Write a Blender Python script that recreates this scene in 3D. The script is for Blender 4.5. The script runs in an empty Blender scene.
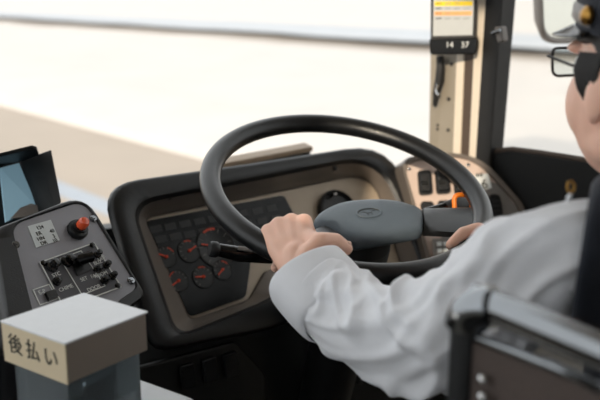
import bpy, bmesh, math, random
from mathutils import Vector, Matrix, noise
import numpy as np
random.seed(7)
SC = bpy.context.scene
COL = SC.collection
R = math.radians
V = Vector

# ------------------------------------------------------------------ camera, sky, sun, exposure
CAM = V((0, 0, 1.25)); YAW = R(40); PIT = R(14); FPX = 833.333
DV = V((math.sin(YAW)*math.cos(PIT), math.cos(YAW)*math.cos(PIT), -math.sin(PIT)))
RV = V((math.cos(YAW), -math.sin(YAW), 0)); UV = RV.cross(DV)
cd = bpy.data.cameras.new('camera'); cam = bpy.data.objects.new('camera', cd); COL.objects.link(cam)
cd.sensor_width = 36; cd.lens = 50; cd.clip_start = .02; cd.clip_end = 500
cam.matrix_world = Matrix(((RV.x, UV.x, -DV.x, CAM.x), (RV.y, UV.y, -DV.y, CAM.y), (RV.z, UV.z, -DV.z, CAM.z), (0, 0, 0, 1)))
cd.dof.use_dof = True; cd.dof.focus_distance = 1.24; cd.dof.aperture_fstop = 3.6; cd.dof.aperture_blades = 9
SC.camera = cam
w = bpy.data.worlds.new('world'); SC.world = w; w.use_nodes = True
w.node_tree.nodes['Background'].inputs[0].default_value = (.93, .97, 1.0, 1)
w.node_tree.nodes['Background'].inputs[1].default_value = 1.3
SUN_DIR = V((.8, .5, 0)).normalized()*math.cos(R(18)) + V((0, 0, -math.sin(R(18))))
sd = bpy.data.lights.new('sun', 'SUN'); sd.energy = 3.2; sd.angle = R(.6); sd.color = (1, .86, .68)
sun = bpy.data.objects.new('sun', sd); COL.objects.link(sun); sun.location = (-6, -4, 6)
sun.rotation_euler = SUN_DIR.to_track_quat('-Z', 'Y').to_euler()
SC.view_settings.view_transform = 'Standard'; SC.view_settings.look = 'None'
SC.view_settings.gamma = 1; SC.view_settings.use_curve_mapping = False
SC.view_settings.exposure = 0.42

# ------------------------------------------------------------------ helpers
def ray(x, y): return DV + RV*((x-300)/FPX) + UV*((200-y)/FPX)
def at(x, y, D): return CAM + ray(x, y)*D
def pl(x, y, p0, n):
    q = ray(x, y); return CAM + q*((V(p0)-CAM).dot(V(n))/q.dot(V(n)))
def lin(h):
    c = [int(h[i:i+2], 16)/255 for i in (0, 2, 4)]
    return tuple(a/12.92 if a <= .04045 else ((a+.055)/1.055)**2.4 for a in c)
def mat(name, h, rough=.5, metal=0, var=.12, scale=60, bump=.0, bscale=300, spec=.5, coat=0, emit=None, sheen=0, sss=0):
    m = bpy.data.materials.new(name); m.use_nodes = True
    nt = m.node_tree; N = nt.nodes; L = nt.links; b = N['Principled BSDF']
    c = lin(h)
    tc = N.new('ShaderNodeTexCoord'); nz = N.new('ShaderNodeTexNoise'); nz.inputs['Scale'].default_value = scale; nz.inputs['Detail'].default_value = 4
    L.new(tc.outputs['Object'], nz.inputs['Vector'])
    mx = N.new('ShaderNodeMix'); mx.data_type = 'RGBA'
    mx.inputs[6].default_value = (*[x*(1-var) for x in c], 1); mx.inputs[7].default_value = (*[min(1, x*(1+var)) for x in c], 1)
    L.new(nz.outputs['Fac'], mx.inputs[0]); L.new(mx.outputs[2], b.inputs['Base Color'])
    b.inputs['Roughness'].default_value = rough; b.inputs['Metallic'].default_value = metal
    b.inputs['Specular IOR Level'].default_value = spec; b.inputs['Coat Weight'].default_value = coat
    b.inputs['Sheen Weight'].default_value = sheen
    if sss:
        b.inputs['Subsurface Weight'].default_value = sss; b.inputs['Subsurface Radius'].default_value = (1, .35, .2); b.inputs['Subsurface Scale'].default_value = .006
    if emit:
        b.inputs['Emission Color'].default_value = (*lin(emit[0]), 1); b.inputs['Emission Strength'].default_value = emit[1]
    if bump:
        n2 = N.new('ShaderNodeTexNoise'); n2.inputs['Scale'].default_value = bscale; n2.inputs['Detail'].default_value = 3
        L.new(tc.outputs['Object'], n2.inputs['Vector'])
        bp = N.new('ShaderNodeBump'); bp.inputs['Strength'].default_value = bump; bp.inputs['Distance'].default_value = .002
        L.new(n2.outputs['Fac'], bp.inputs['Height']); L.new(bp.outputs['Normal'], b.inputs['Normal'])
    return m
def glass(name, h, gloss=.08, tint=1.0, haze=0):
    m = bpy.data.materials.new(name); m.use_nodes = True
    nt = m.node_tree; N = nt.nodes; L = nt.links; N.remove(N['Principled BSDF'])
    t = N.new('ShaderNodeBsdfTransparent'); t.inputs[0].default_value = (*[x*tint for x in lin(h)], 1)
    g = N.new('ShaderNodeBsdfGlossy'); g.inputs['Roughness'].default_value = .05
    f = N.new('ShaderNodeFresnel'); f.inputs[0].default_value = 1.3
    mm = N.new('ShaderNodeMath'); mm.operation = 'MULTIPLY'; mm.inputs[1].default_value = gloss*12; L.new(f.outputs[0], mm.inputs[0]); mm.use_clamp = True
    mx = N.new('ShaderNodeMixShader'); L.new(mm.outputs[0], mx.inputs[0]); L.new(t.outputs[0], mx.inputs[1]); L.new(g.outputs[0], mx.inputs[2])
    last = mx
    if haze:
        df = N.new('ShaderNodeBsdfTranslucent'); df.inputs[0].default_value = (.8, .84, .86, 1); dd_ = N.new('ShaderNodeBsdfDiffuse'); dd_.inputs[0].default_value = (.6, .64, .66, 1)
        m1 = N.new('ShaderNodeMixShader'); L.new(df.outputs[0], m1.inputs[1]); L.new(dd_.outputs[0], m1.inputs[2])
        last = N.new('ShaderNodeMixShader'); last.inputs[0].default_value = haze; L.new(mx.outputs[0], last.inputs[1]); L.new(m1.outputs[0], last.inputs[2])
    L.new(last.outputs[0], N['Material Output'].inputs[0])
    return m

def mk(name, bm, m, parent=None, smooth=True, bevel=0, bseg=2, sub=0, label=None, angle=40):
    bmesh.ops.recalc_face_normals(bm, faces=bm.faces)
    me = bpy.data.meshes.new(name); bm.to_mesh(me); bm.free()
    return mko(name, me, m, parent, smooth, bevel, bseg, sub, label, angle)
def mko(name, me, m, parent=None, smooth=True, bevel=0, bseg=2, sub=0, label=None, angle=40):
    o = bpy.data.objects.new(name, me); COL.objects.link(o)
    if m: me.materials.clear(); me.materials.append(m)
    if smooth:
        me.polygons.foreach_set('use_smooth', [True]*len(me.polygons))
        if angle < 180: me.set_sharp_from_angle(angle=R(angle))
    if bevel:
        b = o.modifiers.new('bevel', 'BEVEL'); b.width = bevel; b.segments = bseg; b.limit_method = 'ANGLE'; b.angle_limit = R(40); b.harden_normals = False
    if sub:
        s = o.modifiers.new('sub', 'SUBSURF'); s.levels = sub; s.render_levels = sub
    if parent:
        o.parent = parent; o.matrix_parent_inverse = pinv(parent)
    if label: o['label'] = label
    return o
def pinv(p):
    return Matrix.Translation(-p.location) if p.parent is None else Matrix.Identity(4)
def thing(name, label, cat, loc, group=None):
    o = bpy.data.objects.new(name, None); COL.objects.link(o); o.location = loc; o.empty_display_size = .05
    o['label'] = label; o['category'] = cat
    if group: o['group'] = group
    return o
def tag(o, label, cat, group=None):
    o['label'] = label; o['category'] = cat
    if group: o['group'] = group
    return o
def struct(o, label=None):
    o['kind'] = 'structure'
    if label: o['label'] = label
    return o

def B(): return bmesh.new()
def box(bm, c, s, ax=None):
    c = V(c); A = ax or (V((1, 0, 0)), V((0, 1, 0)), V((0, 0, 1)))
    vs = [bm.verts.new(c + A[0]*(i*s[0]/2) + A[1]*(j*s[1]/2) + A[2]*(k*s[2]/2)) for i in (-1, 1) for j in (-1, 1) for k in (-1, 1)]
    for f in ((0, 1, 3, 2), (4, 6, 7, 5), (0, 4, 5, 1), (2, 3, 7, 6), (0, 2, 6, 4), (1, 5, 7, 3)): bm.faces.new([vs[i] for i in f])
    return bm
def boxb(bm, a, b):
    a = V(a); b = V(b); return box(bm, (a+b)/2, [abs(b[i]-a[i]) for i in range(3)])
def prism(bm, pts, vec):
    vec = V(vec); a = [bm.verts.new(p) for p in pts]; b = [bm.verts.new(V(p)+vec) for p in pts]
    bm.faces.new(a); bm.faces.new(b[::-1]); n = len(a)
    for i in range(n): bm.faces.new((a[i], a[(i+1) % n], b[(i+1) % n], b[i]))
    return bm
def loft(bm, loops, closed=True, cap0=False, cap1=False, wrap=False):
    rows = [[bm.verts.new(p) for p in l] for l in loops]; n = len(rows[0])
    rr = list(zip(rows, rows[1:])) + ([(rows[-1], rows[0])] if wrap else [])
    for a, b in rr:
        for i in range(n if closed else n-1): bm.faces.new((a[i], a[(i+1) % n], b[(i+1) % n], b[i]))
    if cap0: bm.faces.new(rows[0])
    if cap1: bm.faces.new(rows[-1])
    return rows
def frames(P):
    T = []
    n = len(P)
    for i in range(n):
        T.append((P[min(i+1, n-1)]-P[max(i-1, 0)]).normalized())
    u = T[0].orthogonal().normalized(); U = [u]
    for i in range(1, n):
        u = U[-1] - T[i]*U[-1].dot(T[i]); U.append(u.normalized())
    return T, U
def tube(bm, pts, r, seg=16, closed=False, caps=True):
    P = [V(p) for p in pts]; rad = r if isinstance(r, (list, tuple)) else [r]*len(P)
    if closed:
        c = sum(P, V())/len(P); loops = []
        for i, p in enumerate(P):
            t = (P[(i+1) % len(P)]-P[i-1]).normalized(); a = (p-c); a = (a-t*a.dot(t)).normalized(); b = t.cross(a)
            loops.append([p + (a*math.cos(k*2*math.pi/seg)+b*math.sin(k*2*math.pi/seg))*rad[i] for k in range(seg)])
        loft(bm, loops, wrap=True)
    else:
        T, U = frames(P)
        loops = [[p + (U[i]*math.cos(k*2*math.pi/seg)+T[i].cross(U[i])*math.sin(k*2*math.pi/seg))*rad[i] for k in range(seg)] for i, p in enumerate(P)]
        loft(bm, loops, cap0=caps, cap1=caps)
    return bm
def lathe(bm, prof, o, ax, seg=28, cap0=True, cap1=True):
    ax = V(ax).normalized(); a = ax.orthogonal().normalized(); b = ax.cross(a); o = V(o)
    loft(bm, [[o + ax*h + (a*math.cos(k*2*math.pi/seg)+b*math.sin(k*2*math.pi/seg))*max(r, 1e-5) for k in range(seg)] for r, h in prof], cap0=cap0, cap1=cap1)
    return bm
def ball(bm, c, s, rot=None, seg=20):
    M = Matrix.Translation(V(c)) @ (rot.to_4x4() if rot else Matrix.Identity(4)) @ Matrix.Diagonal((*s, 1)) if not isinstance(s, float) else Matrix.Translation(V(c)) @ Matrix.Diagonal((s, s, s, 1))
    bmesh.ops.create_uvsphere(bm, u_segments=seg, v_segments=seg//2+2, radius=1, matrix=M); return bm
def capsule(bm, p0, r0, p1, r1, seg=14):
    p0 = V(p0); p1 = V(p1); d = (p1-p0); L = d.length; t = d/L if L else V((0, 0, 1))
    prof = []
    for k in range(7): a = -math.pi/2 + k*math.pi/12; prof.append((r0*math.cos(a), r0*math.sin(a)))
    for k in range(7): a = k*math.pi/12; prof.append((r1*math.cos(a), L + r1*math.sin(a)))
    lathe(bm, prof, p0, t, seg=seg); return bm
def chain(bm, pts):
    for (p, r), (q, s) in zip(pts, pts[1:]): capsule(bm, p, r, q, s)
def bez(a, b, c, n): return [((1-t)**2*a[0]+2*t*(1-t)*b[0]+t*t*c[0], (1-t)**2*a[1]+2*t*(1-t)*b[1]+t*t*c[1]) for t in [i/n for i in range(n+1)]]
def rp(cs, seg=6, sub=3):
    """rounded polygon from (x, y, r) corners, in any 2-D frame"""
    out = []; m = len(cs)
    for i in range(m):
        p = V(cs[i][:2]); r = cs[i][2]; a = V(cs[i-1][:2]); b = V(cs[(i+1) % m][:2])
        ra = min(r, (a-p).length*.48); rb = min(r, (b-p).length*.48)
        out += bez(p+(a-p).normalized()*ra, p, p+(b-p).normalized()*rb, seg)
        nx = cs[(i+1) % m]; q = V(nx[:2]); rn = min(nx[2], (q-p).length*.48)
        s = p+(b-p).normalized()*rb; e = q+(p-q).normalized()*rn
        out += [tuple(s+(e-s)*(k/(sub+1))) for k in range(1, sub+1)]
    return out
def on(cs, p0, n, **k): return [pl(x, y, p0, n) for x, y in (rp(cs, **k) if len(cs[0]) == 3 else cs)]
def catmull(P, n):
    P = [np.array(p, float) for p in P]; P = [2*P[0]-P[1]] + P + [2*P[-1]-P[-2]]; out = []
    for i in range(1, len(P)-2):
        for k in range(n):
            t = k/n; a, b, c, d = P[i-1:i+3]
            out.append(.5*((2*b)+(-a+c)*t+(2*a-5*b+4*c-d)*t*t+(-a+3*b-3*c+d)*t**3))
    out.append(P[-2]); return out
def remesh(bm, name, vox, smooth=4, rep=.5):
    bmesh.ops.recalc_face_normals(bm, faces=bm.faces)
    me = bpy.data.meshes.new(name); bm.to_mesh(me); bm.free()
    o = bpy.data.objects.new(name+'_tmp', me); COL.objects.link(o)
    m = o.modifiers.new('r', 'REMESH'); m.mode = 'VOXEL'; m.voxel_size = vox
    s = o.modifiers.new('s', 'SMOOTH'); s.factor = rep; s.iterations = smooth
    dg = bpy.context.evaluated_depsgraph_get(); me2 = bpy.data.meshes.new_from_object(o.evaluated_get(dg))
    bpy.data.objects.remove(o); bpy.data.meshes.remove(me); me2.name = name; return me2
def text(name, body, size, m, origin, ax, ay, parent=None, bold=0, align='CENTER', depth=.0003):
    cu = bpy.data.curves.new(name, 'FONT'); cu.body = body; cu.size = size; cu.align_x = align; cu.align_y = 'CENTER'; cu.extrude = depth; cu.offset = bold
    o = bpy.data.objects.new(name+'_tmp', cu); COL.objects.link(o)
    dg = bpy.context.evaluated_depsgraph_get(); me = bpy.data.meshes.new_from_object(o.evaluated_get(dg)); bpy.data.objects.remove(o)
    ax = V(ax); ay = V(ay); az = ax.normalized().cross(ay.normalized()); og = V(origin)
    me.transform(Matrix(((ax.x, ay.x, az.x, og.x), (ax.y, ay.y, az.y, og.y), (ax.z, ay.z, az.z, og.z), (0, 0, 0, 1))))
    return mko(name, me, m, parent, smooth=False)

# ------------------------------------------------------------------ materials
M = dict(
 black=mat('black_plastic', '0b0d0f', .45, bump=.25, bscale=900, var=.15),
 hood=mat('dark_grained_plastic', '0d0f12', .34, spec=.45, bump=.3, bscale=700, var=.15),
 deep=mat('matt_black', '090b0c', .75, var=.2),
 gloss=mat('glossy_black', '050607', .2, var=.1),
 bezel=mat('brown_grey_metallic_plastic', '756d66', .38, metal=.35, var=.08, scale=30),
 backp=mat('warm_beige_plastic', 'b3a491', .5, var=.05, bump=.1),
 pink=mat('pinkish_beige_panel', 'c4b0a4', .5, var=.05, bump=.12, bscale=600),
 greyp=mat('grey_panel', '7b7672', .5, var=.08, bump=.12),
 console=mat('slate_grey_panel', '8a8a90', .45, metal=.2, var=.1, scale=25),
 wheel=mat('charcoal_leather', '131415', .3, spec=.4, var=.15, bump=.25, bscale=600, coat=.06),
 pad=mat('slate_soft_plastic', '4b5660', .42, var=.1, bump=.35, bscale=900),
 dial=mat('dial_face', '08090a', .5, var=.2),
 white=mat('white_print', 'd9dcda', .5, var=.03),
 orange=mat('orange_plastic', 'ee7d12', .42, var=.06),
 needle=mat('red_orange_needle', 'd8431c', .5, var=.05),
 amber=mat('red_orange_cap', 'd9522a', .3, var=.08, coat=.4),
 lcd=mat('pale_lcd', 'c5cbcc', .35, var=.04),
 ink=mat('dark_ink', '20221f', .6, var=.05),
 chrome=mat('chrome', 'c8c8c8', .18, metal=1, var=.05),
 steel=mat('brushed_steel', '7d8083', .15, metal=1, var=.1, scale=40),
 brass=mat('brass', '98733a', .3, metal=1, var=.1),
 signw=mat('white_top_sheet', 'dfe2e6', .5, var=.04),
 signc=mat('cream_sign_board', 'd6c6a8', .55, var=.04),
 taupe=mat('taupe_board', '8d8278', .6, var=.05),
 pillar=mat('beige_painted_metal', '8d8577', .45, var=.05, scale=20),
 cream=mat('cream_trim', 'd6cab8', .5, var=.05),
 brown=mat('dark_brown_trim', '4a3d33', .6, var=.1),
 rubber=mat('black_rubber', '141414', .6, var=.1),
 skin=mat('skin', 'e6b8a2', .5, var=.09, scale=40, bump=.12, bscale=450, sss=.12),
 hair=mat('black_hair', '0f0d0c', .5, var=.3, scale=200, bump=.6, bscale=500),
 shirt=mat('white_cotton', 'd9dbe0', .85, var=.03, scale=80, bump=.12, bscale=1500, sheen=.2),
 navy=mat('navy_wool', '141a26', .9, var=.2, scale=200, bump=.3, bscale=1200, sheen=.1),
 trouser=mat('dark_trousers', '1b1e26', .9, var=.1),
 shoe=mat('black_shoe_leather', '121212', .3, var=.1),
 lens=glass('lens_glass', 'f2f6f6', .08),
 acryl=glass('clear_acrylic', 'e6ecee', .14, haze=.12),
 pane=glass('window_glass', 'f9f8f6', .03),
 screenb=mat('pale_blue_screen', '7f9fae', .25, emit=('8fb4c6', .25), var=.06, scale=8),
 body=mat('off_white_liner', 'd9d5cc', .6, var=.05, scale=10),
 rear=mat('grey_liner', '6c6a67', .7, var=.08, scale=10),
 floor=mat('dark_rubber_floor', '303030', .8, var=.2, scale=60, bump=.3),
 seat=mat('blue_grey_moquette', '3a4252', .95, var=.3, scale=120, bump=.4),
 strip=mat('beige_strip', 'a8937c', .45, var=.08),
)
def snowmat():
    m = mat('snow', 'c0bbb6', .8, var=.10, scale=.7, bump=0)
    return m
M['snow'] = snowmat(); M['road'] = mat('worn_asphalt', 'a09487', .8, var=.12, scale=.8)
M['paint'] = mat('worn_road_paint', '9ba1a9', .8, var=.1, scale=3); M['snow_shade'] = mat('bluish_snow_shade', 'a9adb2', .7, var=.06, scale=1)  # the bluish grey is shade on the snow, put into the colour

# ------------------------------------------------------------------ outside: road, snow
GZ = -.95
b = B(); boxb(b, (-14, -30, GZ-.3), (6.15, 160, GZ)); struct(mk('road', b, M['road'], smooth=False))
b = B(); boxb(b, (3.75, -30, GZ), (4.05, 160, GZ+.006)); struct(mk('trim_1', b, M['paint'], smooth=False), 'pale line painted along the road edge')
b = B()
xs = [6.1, 6.2, 6.5, 7, 7.6, 8.2, 9, 10, 11.2, 12.5, 14, 15.5, 17, 18.5, 19.3, 20.2, 21.4, 22.4, 23.2, 24.5, 27, 31, 37, 46, 60, 90, 140]
ys = [-30+i*1.9 for i in range(101)]
rows = []
for y in ys:
    row = []
    for x in xs:
        h = 0 if x < 6.15 else .10+.28*min(1, (x-6.1)/1.6)
        if x > 6.3: h += .10*noise.noise(V((x*.5, y*.22, 1)))+.05*noise.noise(V((x*1.3, y*.7, 4)))
        if x > 18: h += .35*min(1, (x-18)/1.5) + .5*max(0, min(1, (x-22)/4))
        row.append(V((x, y, GZ+h)))
    rows.append(row)
loft(b, rows, closed=False); struct(mk('snow_field', b, M['snow']))
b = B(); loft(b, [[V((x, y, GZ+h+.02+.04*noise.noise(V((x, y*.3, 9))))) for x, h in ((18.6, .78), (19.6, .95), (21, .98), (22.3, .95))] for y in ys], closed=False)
struct(mk('snow_shade_band', b, M['snow_shade']))  # strip laid over the snow, its colour painting the bank's shaded face

# ------------------------------------------------------------------ bus shell
b = B(); boxb(b, (-1.12, -2.6, -.08), (1.56, 1.6, 0)); struct(mk('floor', b, M['floor'], smooth=False))
b = B(); boxb(b, (-1.12, -2.6, 2.3), (1.6, 1.5, 2.36)); struct(mk('ceiling', b, M['body'], smooth=False))
b = B(); boxb(b, (-1.12, -2.66, 0), (1.6, -2.6, 2.3)); struct(mk('wall_rear', b, M['rear'], smooth=False))
b = B()
boxb(b, (-1.12, -.17, 1.2), (-1.06, .62, 2.3)); boxb(b, (-1.12, -1.5, 1.2), (-1.06, -.50, 2.3)); boxb(b, (-1.12, -.50, 2.22), (-1.06, -.17, 2.3)); boxb(b, (-1.12, -.50, 1.2), (-1.06, -.17, 1.63))  # unseen wall panels, gap sized to let only a narrow sun beam through
boxb(b, (-1.12, -2.6, 0), (-1.06, 1.5, .78)); boxb(b, (-1.12, -2.6, .78), (-1.06, -2.3, 2.3))
struct(mk('wall_left_sun_mask', b, M['body'], smooth=False))
b = B(); boxb(b, (1.56, -2.6, 0), (1.6, 1.30, .80)); boxb(b, (1.56, -2.6, 2.0), (1.6, 1.30, 2.3)); boxb(b, (1.56, -2.6, .8), (1.6, -.3, 2.0))
struct(mk('wall_right', b, M['body'], smooth=False))
def wy(x): return 1.66 - .36*(abs(x-.2)/1.32)**4
b = B(); loft(b, [[V((x, wy(x), 0)), V((x, wy(x), .74)), V((x, wy(x)+.04, .74)), V((x, wy(x)+.04, 0))] for x in [-1.06+i*2.6/24 for i in range(25)]], cap0=True, cap1=True)
struct(mk('wall_front', b, M['black']))
b = B(); loft(b, [[V((x, wy(x)+.01-.10*k, .74+k*1.56)) for x in [-1.06+i*2.6/24 for i in range(25)]] for k in (0, .5, 1)], closed=False)
struct(mk('window_1', b, M['pane']), 'curved windscreen pane')
b = B(); boxb(b, (1.575, -.3, .8), (1.58, 1.29, 2.0)); struct(mk('window_2', b, M['pane'], smooth=False), 'side window pane beside the driver')

# corner pillar: strips between plane x=1.5..1.56
PX = 1.52
def strip(name, tl, bl, br, tr, m, x=PX, dep=.04, bev=.003, **k):
    b = B(); prism(b, [pl(*q, (x, 0, 0), (1, 0, 0)) for q in (tl, bl, br, tr)], (dep, 0, 0))
    return struct(mk(name, b, m, bevel=bev, smooth=False), **k)
strip('trim_2', (433.5, -150), (428, 175), (453, 175), (465, -150), M['pillar'], label='beige plate of the corner pillar')
strip('trim_3', (464, -150), (451.5, 175), (459, 175), (472, -150), M['cream'], x=PX-.004, dep=.05, label='cream edge strip of the corner pillar')
strip('trim_4', (471, -150), (457, 175), (469, 175), (483, -150), M['brown'], label='dark brown channel in the corner pillar')
strip('trim_5', (483, -150), (467.5, 175), (476, 175), (495, -150), M['cream'], x=PX-.004, dep=.05, label='cream window edge of the corner pillar')
strip('trim_6', (494.5, -150), (474, 175), (488, 175), (514, -150), M['rubber'], x=PX-.006, dep=.05, label='black side window frame')
b = B()
for (x, y, r) in ((449, 99, .0045), (448.5, 130, .004), (438, 125, .003), (437.7, 129, .003), (452, 64, .0045)):
    p = pl(x, y, (PX, 0, 0), (1, 0, 0)); lathe(b, [(r, 0), (r, -.003), (r*.6, -.004)], p, (1, 0, 0), seg=12)
struct(mk('trim_7', b, M['rubber']), 'dark screw heads on the corner pillar')

# ------------------------------------------------------------------ dashboard lower body
n2 = V((0, -math.cos(R(32)), math.sin(R(32)))); P0 = V((.75, 1.27, .85))
dash = thing('dashboard', 'black lower dashboard under the instrument hood', 'dashboard', (.95, 1.35, 0))
b = B(); prism(b, [V((.50, 1.20, 0)), V((.50, 1.19, .62)), V((.50, 1.26, .67)), V((.50, 1.40, .67)), V((.50, 1.40, 0))], (.84, 0, 0)); mk('body', b, M['deep'], dash, bevel=.012, bseg=3)
b = B(); prism(b, on([(134, 366, 4), (232, 340, 4), (262, 372, 5), (262, 410, 5), (150, 412, 5)], (0, 1.188, .6), (0, -1, 0)), (0, -.012, 0)); sp = mk('switch_plate', b, M['black'], dash, bevel=.003)
for k, (x, y) in enumerate(((186, 376), (208, 370), (229, 365))):
    b = B(); prism(b, on([(x-8, y-11, 3), (x+6, y-15, 3), (x+9, y+9, 3), (x-5, y+13, 3)], (0, 1.176, .6), (0, -1, 0)), (0, -.008, 0))
    s = mk('rocker_switch', b, M['hood'], dash, bevel=.002)
    b = B(); prism(b, on([(x-4, y-7), (x+3, y-9), (x+4, y-1), (x-3, y+1)], (0, 1.167, .6), (0, -1, 0)), (0, -.002, 0)); mk('marking', b, M['hood'], s, smooth=False)
b = B(); prism(b, [V((1.0, 1.19, 0)), V((1.0, 1.19, .6)), V((1.0, 1.30, .7)), V((1.0, 1.30, 0))], (.50, 0, 0)); mk('side_body', b, M['deep'], dash, bevel=.01)
b = B(); lathe(b, [(.008, 0), (.008, .004), (.005, .006)], pl(356, 379, (0, 1.2, 0), (0, -1, 0))+V((0, -.01, 0)), (0, -1, 0)); mk('screw', b, M['black'], dash)

# ------------------------------------------------------------------ instrument binnacle
bin_ = thing('instrument_binnacle', 'hooded instrument cluster with dark gauge screen behind the steering wheel', 'instrument cluster', (.95, 1.3, .70))
OUT = [(101, 184, 36), (393, 141, 48), (436, 290, 20), (300, 318, 12), (268, 330, 14), (153, 352, 20)]
AA = [(129, 203, 26), (381, 153.5, 44), (427, 275, 16), (290, 287, 8), (266, 303, 12), (176, 339, 18)]
A2 = [(132.5, 205.5, 26), (378.5, 156.5, 42), (423.5, 274, 16), (288, 285, 8), (264, 301, 12), (178, 336, 18)]
BB = [(143, 218, 8), (372, 172, 30), (404, 274, 10), (266, 270, 6), (249, 300, 6), (188, 321, 8)]
def off(pts, h): return [p + n2*h for p in pts]
o0 = on(OUT, P0, n2); a0 = on(AA, P0, n2); a2 = on(A2, P0-n2*.006, n2); b0 = on(BB, P0-n2*.05, n2)
cen = sum(o0, V())/len(o0)
def shrink(l, d): return [p + (cen-p).normalized()*d for p in l]
back = [p + (cen-p)*.25 + V((.03, .13, -.07)) for p in o0]
b = B(); loft(b, [a2, a0, off(shrink(a0, -.003), .004), off(shrink(o0, .010), .004), off(shrink(o0, .003), .0), off(o0, -.010), [p+(cen-p)*.05+V((.01, .035, -.010)) for p in o0], back], cap1=True)
mk('hood', b, M['hood'], bin_, angle=60)
b = B(); loft(b, [off(a2, .0), off([p for p in a2], -.004), [p*.45+q*.55 for p, q in zip(a2, b0)], off(b0, .004), b0, off(shrink(b0, .004), .001)])
mk('bezel_frame', b, M['bezel'], bin_, angle=30)
b = B(); prism(b, off(shrink(b0, -.004), -.001), -n2*.004); mk('back_plate', b, M['backp'], bin_, smooth=False)
# dark screen and its gauges
SP = P0-n2*.047
SCR = [(146, 221, 4), (284, 195, 4), (299, 224, 5), (288, 246, 6), (251, 259, 5), (246, 297, 5), (190, 317, 6)]
b = B(); prism(b, on(SCR, SP, n2), -n2*.003); scr = mk('gauge_screen', b, mat('dark_screen_glass', '040506', .25, spec=.22, var=.05), bin_, smooth=False)
exv = V((1, 0, 0)); eyv = n2.cross(exv)
def gauge(x, y, r, a0_, nd, big=False):
    c = pl(x, y, SP+n2*.0012, n2)
    b = B(); lathe(b, [(r, -.001), (r, .001), (r*.96, .0016), (r*.93, .0008), (0.0001, .0008)], c, n2, seg=36, cap1=False); g = mk('gauge', b, M['dial'], scr)
    b = B()
    for k in range(9):
        a = R(225-k*270/8*.8); d = exv*math.cos(a)+eyv*math.sin(a); t = n2.cross(d)
        box(b, c+d*r*.8+n2*.0014, (r*.22, .0009, .0004), (d, t, n2))
    mk('tick_marks', b, M['greyp'], g, smooth=False)
    b = B(); d = exv*math.cos(R(nd))+eyv*math.sin(R(nd)); t = n2.cross(d)
    box(b, c+d*r*.3+n2*.003, (r*.95, .0026, .001), (d, t, n2)); lathe(b, [(r*.13, 0), (r*.13, .004), (r*.08, .005)], c, n2, seg=14); mk('needle', b, M['needle'], g)
    b = B()
    for k in range(5):
        a = R(a0_+k*9); a_ = R(a0_+k*9+8); d = exv*math.cos(a)+eyv*math.sin(a); e = exv*math.cos(a_)+eyv*math.sin(a_)
        prism(b, [c+d*r*.82+n2*.001, c+e*r*.82+n2*.001, c+e*r*.92+n2*.001, c+d*r*.92+n2*.001], n2*.0006)
    mk('red_arc', b, M['needle'], g, smooth=False)
    return g
for q in ((166, 257, .021, 20, 150), (189, 251, .023, 60, 20), (178, 281, .021, 100, 200), (203, 277, .022, 60, 170), (222, 270, .020, 30, 210)): gauge(*q)
gauge(216, 247, .042, 75, 160)
b = B()
for i in range(9):
    for j in range(2):
        p = pl(156+i*14.5+j*5, 229-i*2.6+j*10, SP+n2*.0006, n2); box(b, p, (.024, .013, .0006), (exv, eyv, n2))
mk('warning_lamp_strip', b, M['dial'], scr, smooth=False)
# round key switch / vent on the beige back plate
c = pl(337, 214, P0-n2*.048, n2)
b = B(); lathe(b, [(.052, 0), (.052, .012), (.047, .015), (.043, .006), (.001, .005)], c, n2, seg=40, cap1=False); rv = mk('round_vent', b, M['black'], bin_)
b = B(); pk = pl(334, 195, P0-n2*.03, n2); capsule(b, pk-n2*.015, .003, pk+n2*.004, .0045); mk('lever', b, M['chrome'], rv, label='small chrome lever')
b = B()
for x, y in ((335, 168.5), (169, 197)):
    b = B(); p = pl(x, y, P0-n2*.012, n2); lathe(b, [(.0045, -.004), (.0045, .004), (.003, .005)], p, (0, -.3, -1), seg=12); mk('screw', b, M['rubber'], bin_)
# beige strip lying behind the hood
b = B(); q0 = pl(214, 168, (0, 1.47, 0), (0, 1, 0)); q1 = pl(313, 149, (0, 1.47, 0), (0, 1, 0)); d = (q1-q0)
prism(b, [q0+V((0, 0, -.006)), q0+V((0, 0, .006)), q0+V((0, .03, .012)), q0+V((0, .04, -.006))], d); st = mk('windscreen_strip', b, M['strip'], smooth=False, bevel=.002)
tag(st, 'long beige trim strip at the foot of the windscreen behind the instrument hood', 'trim strip')
b = B(); prism(b, [q0+V((0, .002, -.0065)), q0+V((0, .035, -.0065)), q0+V((0, .035, -.026)), q0+V((0, .002, -.026))], d*.985); mk('support', b, M['rubber'], st, bevel=.003)

# ------------------------------------------------------------------ steering wheel
W = V((.894, .947, .944)); wn = V((-.09, -.335, .938)).normalized(); wx = V((0, 1, 0)).cross(wn).normalized(); wyv = wn.cross(wx)
wheel = thing('steering_wheel', 'large charcoal steering wheel gripped by the driver', 'steering wheel', W)
b = B(); tube(b, [W+wx*.22*math.cos(a)+wyv*.22*math.sin(a) for a in [i*2*math.pi/120 for i in range(120)]], .0165, seg=20, closed=True); mk('rim', b, M['wheel'], wheel, angle=180)
hp = W-wn*.042
PAD = [(309, 219, 14), (335, 201.5, 22), (390, 198, 30), (424, 208, 7), (424, 230, 7), (352, 242, 8)]
pd = on(PAD, hp, wn, seg=8); pc = sum(pd, V())/len(pd)
def shr(l, c, f): return [p + (c-p)*f for p in l]
b = B(); rows = [[p - wn*.024 for p in shr(pd, pc, .12)], [p-wn*.016 for p in shr(pd, pc, -.01)], [p-wn*.006 for p in pd]]
for f, h in ((.03, -.001), (.09, .003), (.25, .006), (.5, .008), (.75, .009), (.93, .009)): rows.append([p + wn*h for p in shr(pd, pc, f)])
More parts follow.
